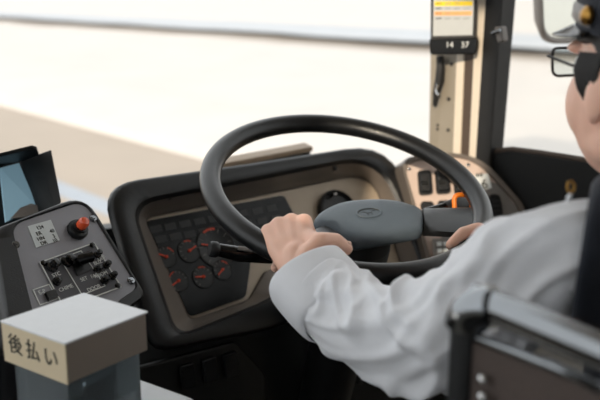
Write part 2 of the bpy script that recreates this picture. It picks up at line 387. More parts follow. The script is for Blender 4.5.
loft(b, rows, cap0=True, cap1=True); pad = mk('hub_pad', b, M['pad'], wheel, angle=60)
# winged oval emblem
ec = pl(369, 213, hp+wn*.0085, wn); eu = (pl(383, 211, hp+wn*.0085, wn)-ec).normalized(); ev = wn.cross(eu)
b = B(); tube(b, [ec+wn*.0010+eu*.022*math.cos(a)+ev*.0125*math.sin(a) for a in [i*2*math.pi/40 for i in range(40)]], .0016, seg=8, closed=True)
em = mk('emblem_ring', b, M['pad'], pad)
b = B(); tube(b, [ec+wn*.0002+eu*.020*math.cos(a)+ev*.0108*math.sin(a) for a in [R(8+i*165/20) for i in range(21)]], [.0003]+[.0014]*19+[.0003], seg=6); mk('emblem_shade_arc', b, M['black'], em)  # black arc paints the shadow along the emblem's upper edge
b = B()
for s in (-1, 1):
    tube(b, [ec+wn*.0004+eu*(s*.013)+ev*.003, ec+wn*.0004+eu*(s*.008)+ev*.0042, ec+wn*.0004+eu*(s*.0035)-ev*.0005, ec+wn*.0004+eu*(s*.004)-ev*.006], .0007, seg=6)
tube(b, [ec+wn*.0004-eu*.0035-ev*.0005, ec+wn*.0004+eu*.0035-ev*.0005], .0007, seg=6); mk('emblem_mark', b, M['black'], em)
# spokes
def spoke(px_in, px_out, m):
    a = [pl(x, y, hp-wn*.008, wn) for x, y in px_in]; c = [pl(x, y, W-wn*.004, wn) for x, y in px_out]
    b = B(); rows = []
    for k in range(7):
        t = k/6; L = [a[0].lerp(c[0], t), a[1].lerp(c[1], t)]; h = .012*(1-t)+.008*t
        e = (L[1]-L[0])
        rows.append([L[0], L[0]+e*.12+wn*.004, L[0]+e*.5+wn*.005, L[0]+e*.88+wn*.004, L[1], L[1]-wn*h, L[1]-e*.3-wn*h*1.7, L[0]+e*.3-wn*h*1.7, L[0]-wn*h])
    loft(b, rows, cap0=True, cap1=True); return mk('spoke', b, m, wheel, angle=50)
spoke([(423, 208.5), (424, 230)], [(483, 207), (478, 234)], M['wheel'])
spoke([(326, 224), (350, 241)], [(284, 244), (318, 262)], M['wheel'])
b = B(); lathe(b, [(.050, -.034), (.050, -.005), (.045, 0)], pl(364, 226, hp-wn*.026, wn)+wn*.0, wn, seg=36); mk('hub_boss', b, M['deep'], wheel)

# steering column with stalks
colb = W - wn*.105
col = thing('steering_column', 'black steering column shroud with indicator stalks under the wheel hub', 'steering column', (colb.x, colb.y+.1, .2))
b = B(); cc = pl(362, 234, W-wn*.125, wn)
loft(b, [[cc-wn*h+wx*(sx*r1)*1.0+wyv*(sy*r2) for sx, sy in [(math.cos(a)*(1 if abs(math.cos(a)) > .3 else 1), math.sin(a)) for a in [i*2*math.pi/28 for i in range(28)]]] for h, r1, r2 in ((0, .050, .048), (.02, .056, .054), (.09, .054, .054), (.30, .052, .052), (.50, .050, .050))], cap0=True, cap1=True)
mk('shroud', b, M['black'], col)
s0 = at(268, 256, 1.33); s1 = at(238, 254, 1.31); s2 = at(219, 250, 1.30); s3 = at(211, 249, 1.295)
root = cc - wn*.03 - wx*.035
b = B(); tube(b, [root, root.lerp(s0, .5), s0, s1, s2, s2.lerp(s3, .8), s3], [.010, .011, .0125, .0125, .0105, .0095, .006], seg=16); lv = mk('indicator_stalk', b, M['gloss'], col)
b = B(); dd = (s3-s2).normalized(); lathe(b, [(.0105, 0), (.0125, .003), (.0125, .012), (.0105, .015)], s2+dd*.001, dd, seg=20); mk('end_ring', b, M['black'], lv)
b = B(); e0 = at(238, 248, 1.297); e1 = at(252, 250, 1.30); tube(b, [e0, e1], .0035, seg=10); mk('slider', b, M['greyp'], lv)
t0 = cc - wn*.02 + wx*.035; t1 = at(428, 213, 1.42); t2 = at(446, 209, 1.44); t3 = at(463, 204, 1.46)
b = B(); tube(b, [t0, t0.lerp(t1, .6), t1, t2], [.008, .009, .010, .012], seg=14); rs = mk('wiper_stalk', b, M['gloss'], col)
b = B(); tube(b, [t2.lerp(t1, .1), t2.lerp(t3, .5), t3, t3+(t3-t2)*.3], [.0125, .0145, .0145, .011], seg=14); mk('stalk_knob', b, M['black'], rs)
# orange loop on the stalk
oc = at(463, 204.5, 1.425); ou = RV; ow = UV
b = B(); lp = [(-9, 10), (-9, -6), (-6, -10), (6, -10), (9, -6), (9, 10)]
path = rp([(-8.5, 11, 1), (-9, -10, 6), (9, -10, 6), (9, 11, 1)], seg=5, sub=2)
tube(b, [oc+ou*(x*.00168)-ow*(y*.00168)+V((0, 0, 0)) for x, y in path], .0042, seg=10, closed=True)
lo = mk('orange_loop', b, M['orange']); tag(lo, 'bright orange plastic loop hung on the right-hand stalk knob', 'loop')

# ------------------------------------------------------------------ right-hand switch panel
rp0 = V((1.41, 1.18, .86)); rn = V((-.55, -.72, .42)).normalized()
panel = thing('control_panel', 'pinkish beige panel of black rocker switches below the corner pillar', 'switch panel', (1.42, 1.22, .60))
RO = [(398, 158, 16), (452, 151, 22), (484, 160, 20), (524, 205, 8), (540, 300, 8), (436, 300, 8)]
RI = [(403, 164, 14), (452, 156, 20), (479, 164, 18), (517, 206, 6), (530, 290, 6), (440, 290, 6)]
ro = on(RO, rp0, rn); ri = on(RI, rp0, rn); rc = sum(ro, V())/len(ro)
b = B(); loft(b, [[p for p in ri], [p+rn*.008 for p in shr(ri, rc, -.01)], [p+rn*.008 for p in shr(ro, rc, .02)], ro, [p-rn*.01 for p in ro], [p+V((.02, .10, -.06)) for p in ro]], cap1=True)
mk('surround', b, M['bezel'], panel, angle=50)
b = B(); prism(b, [p+rn*.001 for p in shr(ri, rc, -.01)], -rn*.006); mk('face_plate', b, M['pink'], panel, smooth=False)
b = B(); prism(b, on([(487, 182, 4), (497, 183, 3), (521, 212, 3), (530, 290, 3), (444, 290, 3), (441, 222, 8), (470, 216, 8)], rp0+rn*.0025, rn), -rn*.003); mk('lower_plate', b, M['greyp'], panel, smooth=False)
def rocker(x, y, w_, h_, mark=True):
    b = B(); base = on([(x-w_, y-h_, 4), (x+w_-1.5, y-h_-.6, 4), (x+w_+.5, y+h_-1, 4), (x-w_+2, y+h_, 4)], rp0+rn*.002, rn); c = sum(base, V())/len(base)
    loft(b, [base, [p+rn*.006 for p in base], [p+rn*.006 for p in shr(base, c, .12)], [p+rn*.003 for p in shr(base, c, .16)]], cap0=True, cap1=True); f = mk('rocker_switch', b, M['black'], panel)
    b = B(); base = shr(base, c, .2); up = (base[0]-base[-4]).normalized()
    prism(b, [p+rn*(.003) for p in base], rn*.008); k = mk('rocker', b, M['hood'], f, bevel=.003)
    if mark:
        b = B(); q = on([(x-3.4, y-2.2), (x+3, y-2.6), (x+3.4, y+2), (x-3, y+2.4)], rp0+rn*.0135, rn); prism(b, q, rn*.0006); mk('marking', b, M['steel'], k, smooth=False)
rocker(424.5, 183.5, 7.6, 12.5); rocker(442, 182.5, 7.8, 12.5); rocker(459.5, 185, 7.2, 10.5, False); rocker(427, 209, 7.2, 7, False); rocker(444, 208, 7.2, 7, False)
b = B(); lq = on([(474.5, 174.5), (488, 173.5), (492, 188), (479, 191)], rp0+rn*.004, rn); prism(b, lq, rn*.0008); lab = mk('number_label', b, M['white'], panel, smooth=False, label='white label with a 6')
lx = (lq[1]-lq[0]).normalized(); ly = rn.cross(lx)
text('digit', '6', .030, M['ink'], pl(484.6, 184.4, rp0+rn*.0052, rn), lx, ly, lab, bold=.0002)
text('stars', '**', .020, M['ink'], pl(479.5, 176.8, rp0+rn*.0052, rn), lx, ly, lab, bold=.0004)
b = B(); vb = on([(489, 194, 4), (499, 195, 4), (503, 216, 4), (492, 219, 4)], rp0+rn*.004, rn); vc = sum(vb, V())/len(vb)
loft(b, [vb, [p+rn*.005 for p in vb], [p+rn*.005 for p in shr(vb, vc, .12)], [p+rn*.001 for p in shr(vb, vc, .14)]], cap0=True, cap1=True); vt = mk('louvre', b, M['black'], panel)
for k in range(4):
    y = 199+k*5; b = B(); prism(b, on([(491.5, y), (499, y-.6), (499.6, y+1.6), (492, y+2.2)], rp0+rn*.007, rn), rn*.003); mk('slat', b, M['hood'], vt, smooth=False)
b = B(); kb = on([(432, 239, 1), (454, 238, 1), (456, 262, 1), (434, 264, 1)], rp0+rn*.004, rn); prism(b, kb, rn*.006); kp = mk('keypad', b, M['greyp'], panel, bevel=.002, label='grey keypad with pale keys')
for i in range(2):
    for j in range(3):
        x, y = 439+i*6.5+j*.3, 244+j*6.5; b = B(); prism(b, on([(x-2.3, y-2), (x+2.3, y-2.2), (x+2.5, y+2), (x-2.1, y+2.2)], rp0+rn*.0105, rn), rn*.003); mk('key', b, M['lcd'] if j else M['pane'] if 0 else M['white'], kp, smooth=False)
b = B()
for x, y in ((409, 169), (468, 165)):
    b = B(); lathe(b, [(.004, 0), (.004, .003), (.0025, .004)], pl(x, y, rp0+rn*.001, rn), rn, seg=12); mk('screw', b, M['steel'], panel)

# ------------------------------------------------------------------ display on the pillar, strap, latch
dp = V((1.47, 1.19, 1.2)); dn = V((-.80, -.58, -.05)).normalized()
disp = thing('information_display', 'upright display panel with coloured timetable rows high on the corner pillar', 'display', (1.48, 1.2, 1.12))
b = B(); prism(b, on([(431, -75, 2), (480, -80, 2), (475.5, 41, 2), (430.5, 41, 2)], dp, dn), -dn*.03); mk('casing', b, M['black'], disp, bevel=.003)
SCP = [(434.5, -70), (476.5, -74), (472.5, 35), (433, 36)]
b = B(); prism(b, on(SCP, dp+dn*.0008, dn), dn*.001); ds = mk('screen', b, mat('pale_grey_screen', 'b7bab9', .22, var=.04, emit=('bcbcb8', .03)), disp, smooth=False)
def row(x0, y0, x1, y1, m, nm='timetable_row'):
    b = B(); prism(b, on([(x0, y0), (x1, y0-.4), (x1-.2, y1-.4), (x0, y1)], dp+dn*.0022, dn), dn*.0004); mk(nm, b, m, ds, smooth=False)
yl = mat('yellow_row', 'f0cf14', .4, var=.04, emit=('f0cf14', .05)); orr = mat('orange_row', 'e9a868', .4, var=.04, emit=('e9a868', .04)); gy = mat('grey_row', '8f918f', .4, var=.1)
row(434.6, 1.5, 472.6, 6, yl); row(434.5, 11.4, 472, 15.6, orr); row(434.6, -12, 473, -7, yl)
for y in (8.6, 18.6, 3.8, 13.6, -2, -4.5, -16): 
    for k in range(4): row(435.5+k*9.2, y-.5, 441.8+k*9.2, y+.5, M['ink'] if k == 0 else gy, 'text_line')
b = B(); prism(b, on([(429, 39, 2), (478, 37.5, 2), (476, 54.5, 3), (430, 55, 3)], dp+dn*.006, dn), -dn*.05); cb = mk('clock_bar', b, M['gloss'], disp, bevel=.003)
q0 = pl(445, 44, dp+dn*.0075, dn); q1 = pl(470, 43.5, dp+dn*.0075, dn); cx = (q1-q0).normalized(); cy = dn.cross(cx)
text('clock_digits', '14', .0175, M['white'], pl(449.5, 45, dp+dn*.0065, dn), cx, cy, cb); text('clock_digits', '37', .0175, M['white'], pl(465, 45, dp+dn*.0065, dn), cx, cy, cb)
stp = thing('hanging_strap', 'short dark strap with a silver clip hanging from the pillar plate', 'strap', pl(438, 56, (1.5, 0, 0), (1, 0, 0)))
s_ = [pl(x, y, (1.505, 0, 0), (1, 0, 0)) for x, y in ((440, 56), (440.5, 68), (439.5, 80), (436.5, 92), (434.5, 106))]
b = B(); tube(b, s_, [.009, .010, .011, .009, .005], seg=10); mk('strap', b, M['rubber'], stp)
b = B(); tube(b, [pl(x, y, (1.492, 0, 0), (1, 0, 0)) for x, y in ((438, 84), (436, 90), (438.6, 95))], .0035, seg=8); mk('clip', b, M['chrome'], stp)
lt = thing('window_latch', 'grey metal latch on the black side window frame', 'latch', pl(497, 34, (1.50, 0, 0), (1, 0, 0)))
b = B(); prism(b, on([(494, 27, 2), (501, 26, 2), (503, 41, 2), (497, 43, 2)], (1.50, 0, 0), (1, 0, 0)), (.02, 0, 0)); lb = mk('latch_body', b, M['greyp'], lt, bevel=.003)
b = B(); tube(b, [pl(492, 33, (1.493, 0, 0), (1, 0, 0)), pl(500, 30, (1.493, 0, 0), (1, 0, 0))], .004, seg=10); mk('lever', b, M['steel'], lt)

# exterior mirror
mir = thing('side_mirror', 'grey framed exterior mirror beyond the side window next to the driver cap', 'mirror', pl(560, 30, (1.85, 0, 0), (1, 0, 0)))
mn = V((-.40, -.91, 0)).normalized(); mp = pl(560, 10, (1.85, 0, 0), (1, 0, 0))
MI = [(538, -80, 16), (592, -86, 16), (592, 42, 18), (543, 45, 18)]; mo = on(MI, mp, mn); mc = sum(mo, V())/len(mo)
b = B(); loft(b, [[p-mn*.06 for p in shr(mo, mc, .2)], [p-mn*.02 for p in mo], mo, [p+mn*.004 for p in shr(mo, mc, .04)], [p-mn*.002 for p in shr(mo, mc, .10)]], cap0=True); mk('housing', b, M['greyp'], mir)
b = B(); prism(b, [p-mn*.002 for p in shr(mo, mc, .08)], -mn*.004); mk('glass', b, mat('mirror_glass', 'c9c7bd', .08, metal=1, var=.03), mir, smooth=False)
b = B(); tube(b, [mc-mn*.04, mc-mn*.04+V((-.1, .1, .25)), V((1.62, 1.35, 1.7))], .015, seg=10); mk('arm', b, M['black'], mir)

# dark side tray under the side window
tray = thing('side_tray', 'black box-shaped side ledge with a brown rim under the side window', 'ledge', (1.48, .95, .5))
tp = V((1.53, 0, 0)); tnn = (1, 0, 0)
b = B(); prism(b, on([(491, 152, 8), (515, 150, 6), (600, 163, 6), (640, 172, 4), (640, 320, 4), (500, 320, 4)], tp, tnn), (.028, 0, 0)); mk('box', b, M['deep'], tray, bevel=.008)
b = B(); tube(b, [pl(x, y, (1.535, 0, 0), tnn)+V((0, 0, .003)) for x, y in ((490, 156), (496, 152.2), (512, 150.4), (540, 154), (570, 158.8), (620, 167))], .006, seg=10); mk('rim', b, M['brown'], tray)

# ------------------------------------------------------------------ left switch console
cn_h = V((.26, -.966, 0)).normalized(); cnn = (cn_h*math.cos(R(42))+V((0, 0, 1))*math.sin(R(42))).normalized()
cp = at(70, 255, 1.25)
con = thing('switch_console', 'slate grey control box with toggle switches beside the instrument hood', 'control box', (cp.x, cp.y+.03, .55))
CO = [(-8, 230, 10), (84, 194, 24), (146, 296, 8), (100, 330, 10), (10, 345, 10)]
CI = [(10, 225, 14), (83, 200, 15), (138, 288, 7), (98, 316, 6), (36, 330, 8)]
co = on(CO, cp, cnn); ci = on(CI, cp, cnn); c_ = sum(co, V())/len(co)
b = B(); loft(b, [shr(ci, c_, .02), [p+cnn*.004 for p in shr(ci, c_, -.005)], [p+cnn*.004 for p in shr(co, c_, .03)], co, [p-cnn*.012 for p in shr(co, c_, -.005)], [p-cnn*.05 for p in shr(co, c_, .02)], [p-cnn*.07+V((0, .03, -.20)) for p in shr(co, c_, .1)]], cap1=True)
mk('housing', b, M['hood'], con, angle=50)
b = B(); prism(b, [p+cnn*.001 for p in shr(ci, c_, -.0)], -cnn*.006); face = mk('face_plate', b, M['console'], con, smooth=False)
def cpx(x, y, h=0): return pl(x, y, cp+cnn*h, cnn)
def cquad(name, q, h, t, m, par, **k):
    b = B(); prism(b, [cpx(x, y, h) for x, y in q], cnn*t); return mk(name, b, m, par, smooth=False, **k)
def cframe(name, q, h, wd, m, par):
    b = B(); P = [cpx(x, y, h) for x, y in q]; c = sum(P, V())/4
    for i in range(4):
        a, e = P[i], P[(i+1) % 4]; d = (e-a).normalized(); t = cnn.cross(d)
        box(b, (a+e)/2+cnn*.0004, ((e-a).length+wd, wd, .0008), (d, t, cnn))
    return mk(name, b, m, par, smooth=False)
lcd = cquad('lcd_label', [(27.5, 226.5), (50.5, 220), (59.5, 240.5), (36, 248)], .0012, .001, M['lcd'], con, label='pale label with dark figures')
lq = cpx(50.5, 220)-cpx(27.5, 226.5); lq.normalize(); lqy = cnn.cross(lq)
for (x, y, s) in ((40, 227.5, '124'), (39, 233.5, 'ER'), (52, 231, '40'), (41, 238.5, 'HN'), (54, 236.2, '3'), (44, 243, 'DR'), (55, 240.5, '10')):
    text('figures', s, .0085, M['ink'], cpx(x, y, .0025), lq, lqy, lcd)
# orange button
kc = cpx(76.5, 231, .001)
b = B(); lathe(b, [(.016, 0), (.0165, .006), (.015, .010), (.011, .011), (.011, .016)], kc, cnn, seg=28); kb_ = mk('button_base', b, M['black'], con)
b = B(); lathe(b, [(.0085, .014), (.0085, .026), (.0065, .030), (.001, .031)], kc, cnn, seg=20); mk('button_cap', b, M['amber'], kb_, label='red orange push button')
for x, y in ((15, 245), (93, 219), (131, 281)):
    b = B(); lathe(b, [(.0065, 0), (.0065, .002), (.005, .0034), (.001, .0034)], cpx(x, y, .001), cnn, seg=16); s = mk('screw', b, M['steel'], con)
    b = B(); box(b, cpx(x, y, .0046), (.008, .0016, .0006), (lq, lqy, cnn)); box(b, cpx(x, y, .0046), (.0016, .008, .0006), (lq, lqy, cnn)); mk('slot', b, M['rubber'], s, smooth=False)
pq = [(40, 262.5), (94, 243), (121, 287), (64, 308)]
cquad('switch_plate', pq, .0012, .0014, mat('dark_slate_plate', '4e4e53', .5, var=.1), con)
cframe('white_border', pq, .0028, .0018, M['white'], con)
cframe('white_border', [(60, 258.5), (81, 251), (105, 286), (82, 295)], .0028, .0013, M['white'], con)
cframe('white_border', [(33, 290), (49, 284.5), (57, 299), (40, 305)], .0016, .0014, M['white'], con)
cquad('socket', [(72, 265), (86, 260), (91, 270), (77, 276)], .003, .002, M['black'], con)
for x, y, r, h in ((51, 267, .010, .016), (66, 262, .010, .016), (56.5, 282, .007, .010), (97, 255, .0065, .012), (97, 270, .007, .012), (106, 265.5, .0065, .012), (104, 281, .007, .012), (112, 276.5, .0065, .012), (92, 245.5, .005, .004), (117.5, 286, .005, .004), (43, 263.5, .005, .004)):
    r *= .82; big = h > .015; d = (cnn+lq*.25).normalized() if big else cnn
    b = B(); lathe(b, [(r*1.15, 0), (r*1.1, h*.3), (r*.8, h*.4), (r*.9, h*.85), (r*.6, h), (.0005, h*1.02)], cpx(x, y, .0025), d, seg=18); mk('toggle_knob', b, M['gloss'], con)
b = B(); p = cpx(74, 266, .003); q = cpx(91, 256, .022); tube(b, [cpx(80, 261, .003), cpx(82, 259, .02), q], [.008, .009, .009], seg=14); mk('selector_lever', b, M['gloss'], con)
cquad('small_switch', [(44, 294), (53, 291), (57, 298), (48, 302)], .002, .006, M['gloss'], con)
for (x, y, s) in ((56.5, 274.5, 'STC'), (66, 288, 'CHIME'), (98, 262.5, 'BUZ'), (101, 274.5, 'ROOM'), (84, 279, 'SET'), (95, 275.5, 'FAN'), (94, 288, 'DOOR'), (42, 292, 'E-P'), (101.5, 258.5, 'OFF')):
    text('switch_lettering', s, .0085, M['white'], cpx(x, y, .0028), lq, lqy, con)

# ------------------------------------------------------------------ hooded monitor
mon = thing('hooded_monitor', 'black hooded monitor with a pale blue screen behind the control box', 'monitor', at(30, 225, 1.5))
scq = [at(0, 168, 1.47), at(19, 163, 1.50), at(37.5, 207, 1.48), at(6, 222, 1.45)]
scn = (scq[1]-scq[0]).cross(scq[3]-scq[0]).normalized(); scn = scn if scn.dot(DV) < 0 else -scn
b = B(); prism(b, scq, -scn*.004); mk('screen', b, M['screenb'], mon, smooth=False)
b = B(); prism(b, [at(-24, 172, 1.45), at(22, 160, 1.515), at(43, 222, 1.49), at(-8, 238, 1.45)], V((.02, .05, 0))); bb = mk('casing', b, M['black'], mon, bevel=.003)
bb.location += V((.002, .006, 0))
b = B(); prism(b, [at(20, 161, 1.505), at(50.5, 150.5, 1.44), at(60.5, 202, 1.41), at(56, 216, 1.41), at(37, 222, 1.48)], V((.004, .006, 0))); mk('hood_side', b, M['deep'], mon, bevel=.001)
b = B(); prism(b, [at(-30, 172, 1.47), at(20, 162, 1.505), at(39, 155.5, 1.46), at(37, 150, 1.42), at(32, 148.5, 1.41), at(-30, 164, 1.38)], V((0, 0, .006))); mk('hood_top', b, M['black'], mon, bevel=.001)
b = B(); prism(b, [at(10, 219, 1.44), at(20, 208, 1.455), at(30, 204, 1.462), at(36, 206, 1.465), at(38, 216, 1.455)], scn*.004); mk('lower_lip', b, M['greyp'], mon, smooth=False)
b = B(); boxb(b, (scq[3].x+.0, scq[3].y+.03, .55), (scq[3].x+.06, scq[3].y+.08, scq[3].z+.02)); mk('stand', b, M['black'], mon, bevel=.004)

# ------------------------------------------------------------------ fare box with pay-later sign
A = at(65, 343, .9); za = A.z
f1 = pl(2, 321, A, (0, 0, 1)); f2 = pl(146, 312, A, (0, 0, 1)); hs = A.z - pl(65, 382, A, (1, 0, 0)).z
x0, x1, y0, y1 = A.x-.008, f2.x-.004, A.y, A.y+.105
e1 = (f1-A).normalized(); e2 = (f2-A).normalized(); L1 = (f1-A).length; L2 = (f2-A).length
fare = thing('fare_box', 'white fare box with clear acrylic chamber and a pay-later sign on top', 'fare box', (A.x+.05, A.y+.05, .0))
def para(bm, o, a, b_, z0, z1): prism(bm, [V((o+k).to_tuple()[:2]+(z0,)) for k in (V(), a, a+b_, b_)], (0, 0, z1-z0)); return bm
a1 = e1*L1; a2v = e2*L2
b = B(); para(b, A, a1, a2v, za-hs, za-.0015); sg = mk('sign_board', b, M['taupe'], fare, bevel=.0015, smooth=False)
b = B(); para(b, A-e1*.0015-e2*.0015, a1+e1*.003, a2v+e2*.003, za-.0015, za+.0005); mk('top_sheet', b, M['signw'], sg, smooth=False)
sn = V((0, 0, 1)).cross(e1); sn = sn if sn.dot(V((-1, 0, 0))) > 0 else -sn
b = B(); para(b, A-e1*.001+sn*.0012, a1+e1*.001, -sn*.0012, za-hs, za-.0015); fc = mk('sign_face', b, M['signc'], sg, smooth=False)
for k, ch in enumerate('後払い'):
    p = A + e1*(L1*(.79-.285*k)) + sn*.0016 + V((0, 0, -hs*.5))
    text('lettering', ch, .0255, M['ink'], p, -e1, V((0, 0, 1)), fc, bold=.00012)
# acrylic chamber
ib = A+e1*.012+e2*.006; ia = e1*(L1-.020); i2 = e2*(L2-.012)
zc = za-hs; zb = zc-.076
b = B(); t = .003
para(b, ib, ia, e2*t, zb, zc); para(b, ib+i2, ia, e2*t, zb, zc); para(b, ib+e2*t, e1*t, i2-e2*t, zb, zc); para(b, ib+ia+e2*t, -e1*t, i2-e2*t, zb, zc)
mk('acrylic_chamber', b, M['acryl'], fare, smooth=False)
b = B(); para(b, ib+ia*.42+i2*.10, e1*.006, i2*.4, zb, zc); para(b, ib+ia*.2+i2*.78, e1*.05, e2*.006, zb, zc); mk('coin_guide', b, M['steel'], fare, smooth=False)
b = B(); para(b, A-e1*.03-e2*.03, a1+e1*.05, a2v+e2*.085, 0.0, zb); fb = mk('cabinet', b, M['signw'], fare, bevel=.012, bseg=3)
b = B(); para(b, A+e1*.005+e2*.005, a1-e1*.01, a2v-e2*.01, zb, zb+.004); mk('coin_tray', b, M['deep'], fare, smooth=False)

# ------------------------------------------------------------------ seat-side rail
rl = thing('guard_rail', 'brown panelled metal guard rail in the right foreground beside the driver', 'rail', (at(462, 300, .7).x, at(462, 300, .7).y, 0))
r0 = at(476, 300, .70); r1 = at(640, 367, .56); rd = (r1-r0); rd.normalize()
foot = V((at(464, 300, .70).x, at(467, 300, .70).y, 0.0)); ft = at(467, 312, .70)
RT = .0142
b = B(); tube(b, [r0-rd*.002, r0+rd*.1, r0+rd*.2, r1], RT, seg=20); mk('top_tube', b, M['steel'], rl)
b = B(); tube(b, [V((ft.x, ft.y, 0)), V((ft.x, ft.y, .6)), ft], RT*.95, seg=20); mk('post', b, M['black'], rl)
b = B(); pe = V((ft.x, ft.y, r0.z-.004)); A_ = ft+V((0, 0, -.012)); C_ = r0+rd*.022
tube(b, [A_*(1-t)**2+pe*(2*t*(1-t))+C_*t*t for t in [k/10 for k in range(11)]], RT*1.28, seg=20)
el = mk('elbow_joint', b, M['steel'], rl, angle=60)
b = B(); tn = RV
for p in (at(486, 288, .685), at(457.5, 317, .688), at(486, 304, .68)):
    b = B(); ball(b, p, (.0035,)*3, seg=10); mk('bolt', b, M['chrome'], rl)
l0 = at(476, 337, .695); l1 = at(640, 401, .555); ld = (l1-l0).normalized()
b = B(); tube(b, [l0, l0.lerp(l1, .5), l1], .0042, seg=12); mk('lower_bar', b, M['steel'], rl)
b = B(); prism(b, [l0+V((0, 0, -.004)), l1+V((0, 0, -.004)), V((l1.x, l1.y, .35)), V((l0.x, l0.y, .35))], ld.cross(V((0, 0, 1))).normalized()*.004); mk('panel', b, mat('brown_mesh_panel', '453a35', .6, var=.25, scale=150, bump=.3), rl, smooth=False)
b = B()
for x, y, D in ((483, 379, .68), (483, 397, .68), (548, 374, .63), (563, 380, .62), (579, 392, .61)):
    b = B(); ball(b, at(x, y, D), (.0048,)*3, seg=12); mk('panel_screw', b, M['chrome'], rl)
b = B(); prism(b, [at(546, 356, .625), at(600, 383, .575), at(600, 396, .575), at(546, 366, .625)], V((0, 0, 0))+RV*.0+DV*.006); mk('clamp', b, M['steel'], rl, bevel=.002)

# ------------------------------------------------------------------ driver's seat
seat = thing('driver_seat', 'blue grey driver seat under the driver', 'seat', (.89, .25, 0))
b = B(); boxb(b, (.66, .02, .30), (1.12, .52, .425)); mk('cushion', b, M['seat'], seat, bevel=.04, bseg=4)
b = B(); prism(b, [V((.67, .0, .42)), V((.67, .12, .42)), V((.67, .02, 1.0)), V((.67, -.08, 1.0))], (.44, 0, 0)); mk('backrest', b, M['seat'], seat, bevel=.03, bseg=4)
b = B(); boxb(b, (.74, .08, 0), (1.04, .44, .30)); mk('pedestal', b, M['black'], seat, bevel=.02)

# ------------------------------------------------------------------ driver
drv = thing('person', 'bus driver in navy cap, vest and white shirt holding the steering wheel', 'person', (.89, .3, .44))
HC = V((.868, .442, 1.160)); hy = R(-20); HR = Matrix.Rotation(hy, 3, 'Z')
def hd(x, y, z): return HC + HR @ V((x, y, z))
b = B()
ball(b, hd(0, -.012, .028), (.077, .098, .092), HR, 28)          # skull
ball(b, hd(0, .030, -.030), (.066, .066, .090), HR, 28)          # face
ball(b, hd(0, .055, -.088), (.034, .032, .026), HR)              # chin
for s in (-1, 1):
    ball(b, hd(s*.038, .018, -.066), (.024, .042, .030), HR)     # jaw
    ball(b, hd(s*.036, .050, -.030), (.031, .034, .046), HR)     # cheekbone
    ball(b, hd(s*.030, .078, .030), (.026, .015, .010), HR)      # brow
    ball(b, hd(s*.078, -.005, -.012), (.009, .018, .031), HR @ Matrix.Rotation(R(12), 3, 'X'), 18)  # ear
    ball(b, hd(s*.073, .004, -.036), (.008, .009, .011), HR)     # lobe
capsule(b, hd(0, .088, .018), .009, hd(0, .104, -.022), .014)     # nose
for s in (-1, 1): ball(b, hd(s*.012, .094, -.027), (.010, .011, .009), HR)
ball(b, hd(0, .086, -.050), (.026, .013, .006), HR); ball(b, hd(0, .084, -.060), (.022, .012, .007), HR)
NB = V((.89, .385, 1.02))
capsule(b, hd(0, -.015, -.06), .058, NB, .062)
# trunk
chain(b, [(V((.89, .29, .54)), .12), (V((.89, .30, .68)), .115), (V((.89, .34, .88)), .12), (V((.89, .375, .98)), .085)])
SL = at(576, 250, .80); SR = V((1.075, .40, .99))
capsule(b, SL, .034, V((.89, .37, .96)), .07); capsule(b, SR, .034, V((.89, .37, .96)), .07)
# left arm
EL = at(440, 337, .93); WL = at(300, 271, 1.118)
chain(b, [(SL, .032), (at(483, 302, .875), .036), (at(443, 333, .925), .034), (at(405, 335, .97), .034), (at(366, 326, 1.02), .031), (at(334, 307, 1.06), .027), (WL, .0235)])
# left hand on the rim
mc = [at(304, 222, 1.168), at(291.5, 221.5, 1.176), at(279, 225, 1.18), at(269, 232, 1.178)]
w_in = [at(305, 263, 1.117), at(300, 264, 1.118), at(294, 266, 1.12), at(290, 268, 1.122)]
for i in range(4):
    capsule(b, w_in[i], .0158, mc[i].lerp(w_in[i], .45), .0158); capsule(b, mc[i].lerp(w_in[i], .45), .0150, mc[i], .0128)
capsule(b, WL, .023, at(297, 255, 1.125), .019)
pip = [at(313, 240, 1.206), at(296, 241, 1.212), at(279, 243, 1.215), at(270, 248, 1.212)]
dip = [at(313, 264, 1.195), at(295, 265, 1.20), at(278, 264, 1.206), at(276, 258, 1.212)]
tip = [at(309, 273, 1.17), at(291, 272, 1.172), at(275, 268, 1.18), at(280, 262, 1.195)]
for i in range(4):
    k = (1, 1.03, .98, .88)[i]
    chain(b, [(mc[i], .0112*k), (pip[i], .0095*k), (dip[i], .0082*k), (tip[i], .0072*k)])
tc_ = [at(309, 256, 1.105), at(321, 243, 1.112), at(335, 241.5, 1.122), at(346, 248.5, 1.127)]
chain(b, [(w_in[0], .0155), (tc_[0], .0165), (tc_[1], .0155), (tc_[2], .0122), (tc_[3], .0098)])
capsule(b, tc_[1], .0125, mc[0].lerp(w_in[0], .35), .012)
# right arm and hand
ER = V((1.20, .52, .83)); WR = at(530, 262, 1.20)
chain(b, [(SR, .034), (SR.lerp(ER, .5), .036), (ER, .036), (ER.lerp(WR, .4), .034), (WR, .0235)])
tan = (at(472, 249, 1.245)-at(484, 215, 1.33)).normalized()
for i in range(4):
    kq = at(500+i*2, 250+i*7, 1.245-.012*i)
    capsule(b, WR.lerp(kq, .2), .016, kq, .012)
    if i: chain(b, [(kq, .0112), (at(484, 262+i*6, 1.262-.012*i), .0094), (at(480, 274+i*5, 1.255-.012*i), .0082), (at(490, 280+i*4, 1.24-.012*i), .0072)])
chain(b, [(at(500, 250, 1.245), .0115), (at(479, 229, 1.255), .0108), (at(463, 233, 1.245), .0098), (at(451, 245, 1.238), .0088)])
chain(b, [(WR, .016), (at(512, 250, 1.20), .0125), (at(494, 252, 1.205), .0105), (at(480, 258, 1.205), .0088)])
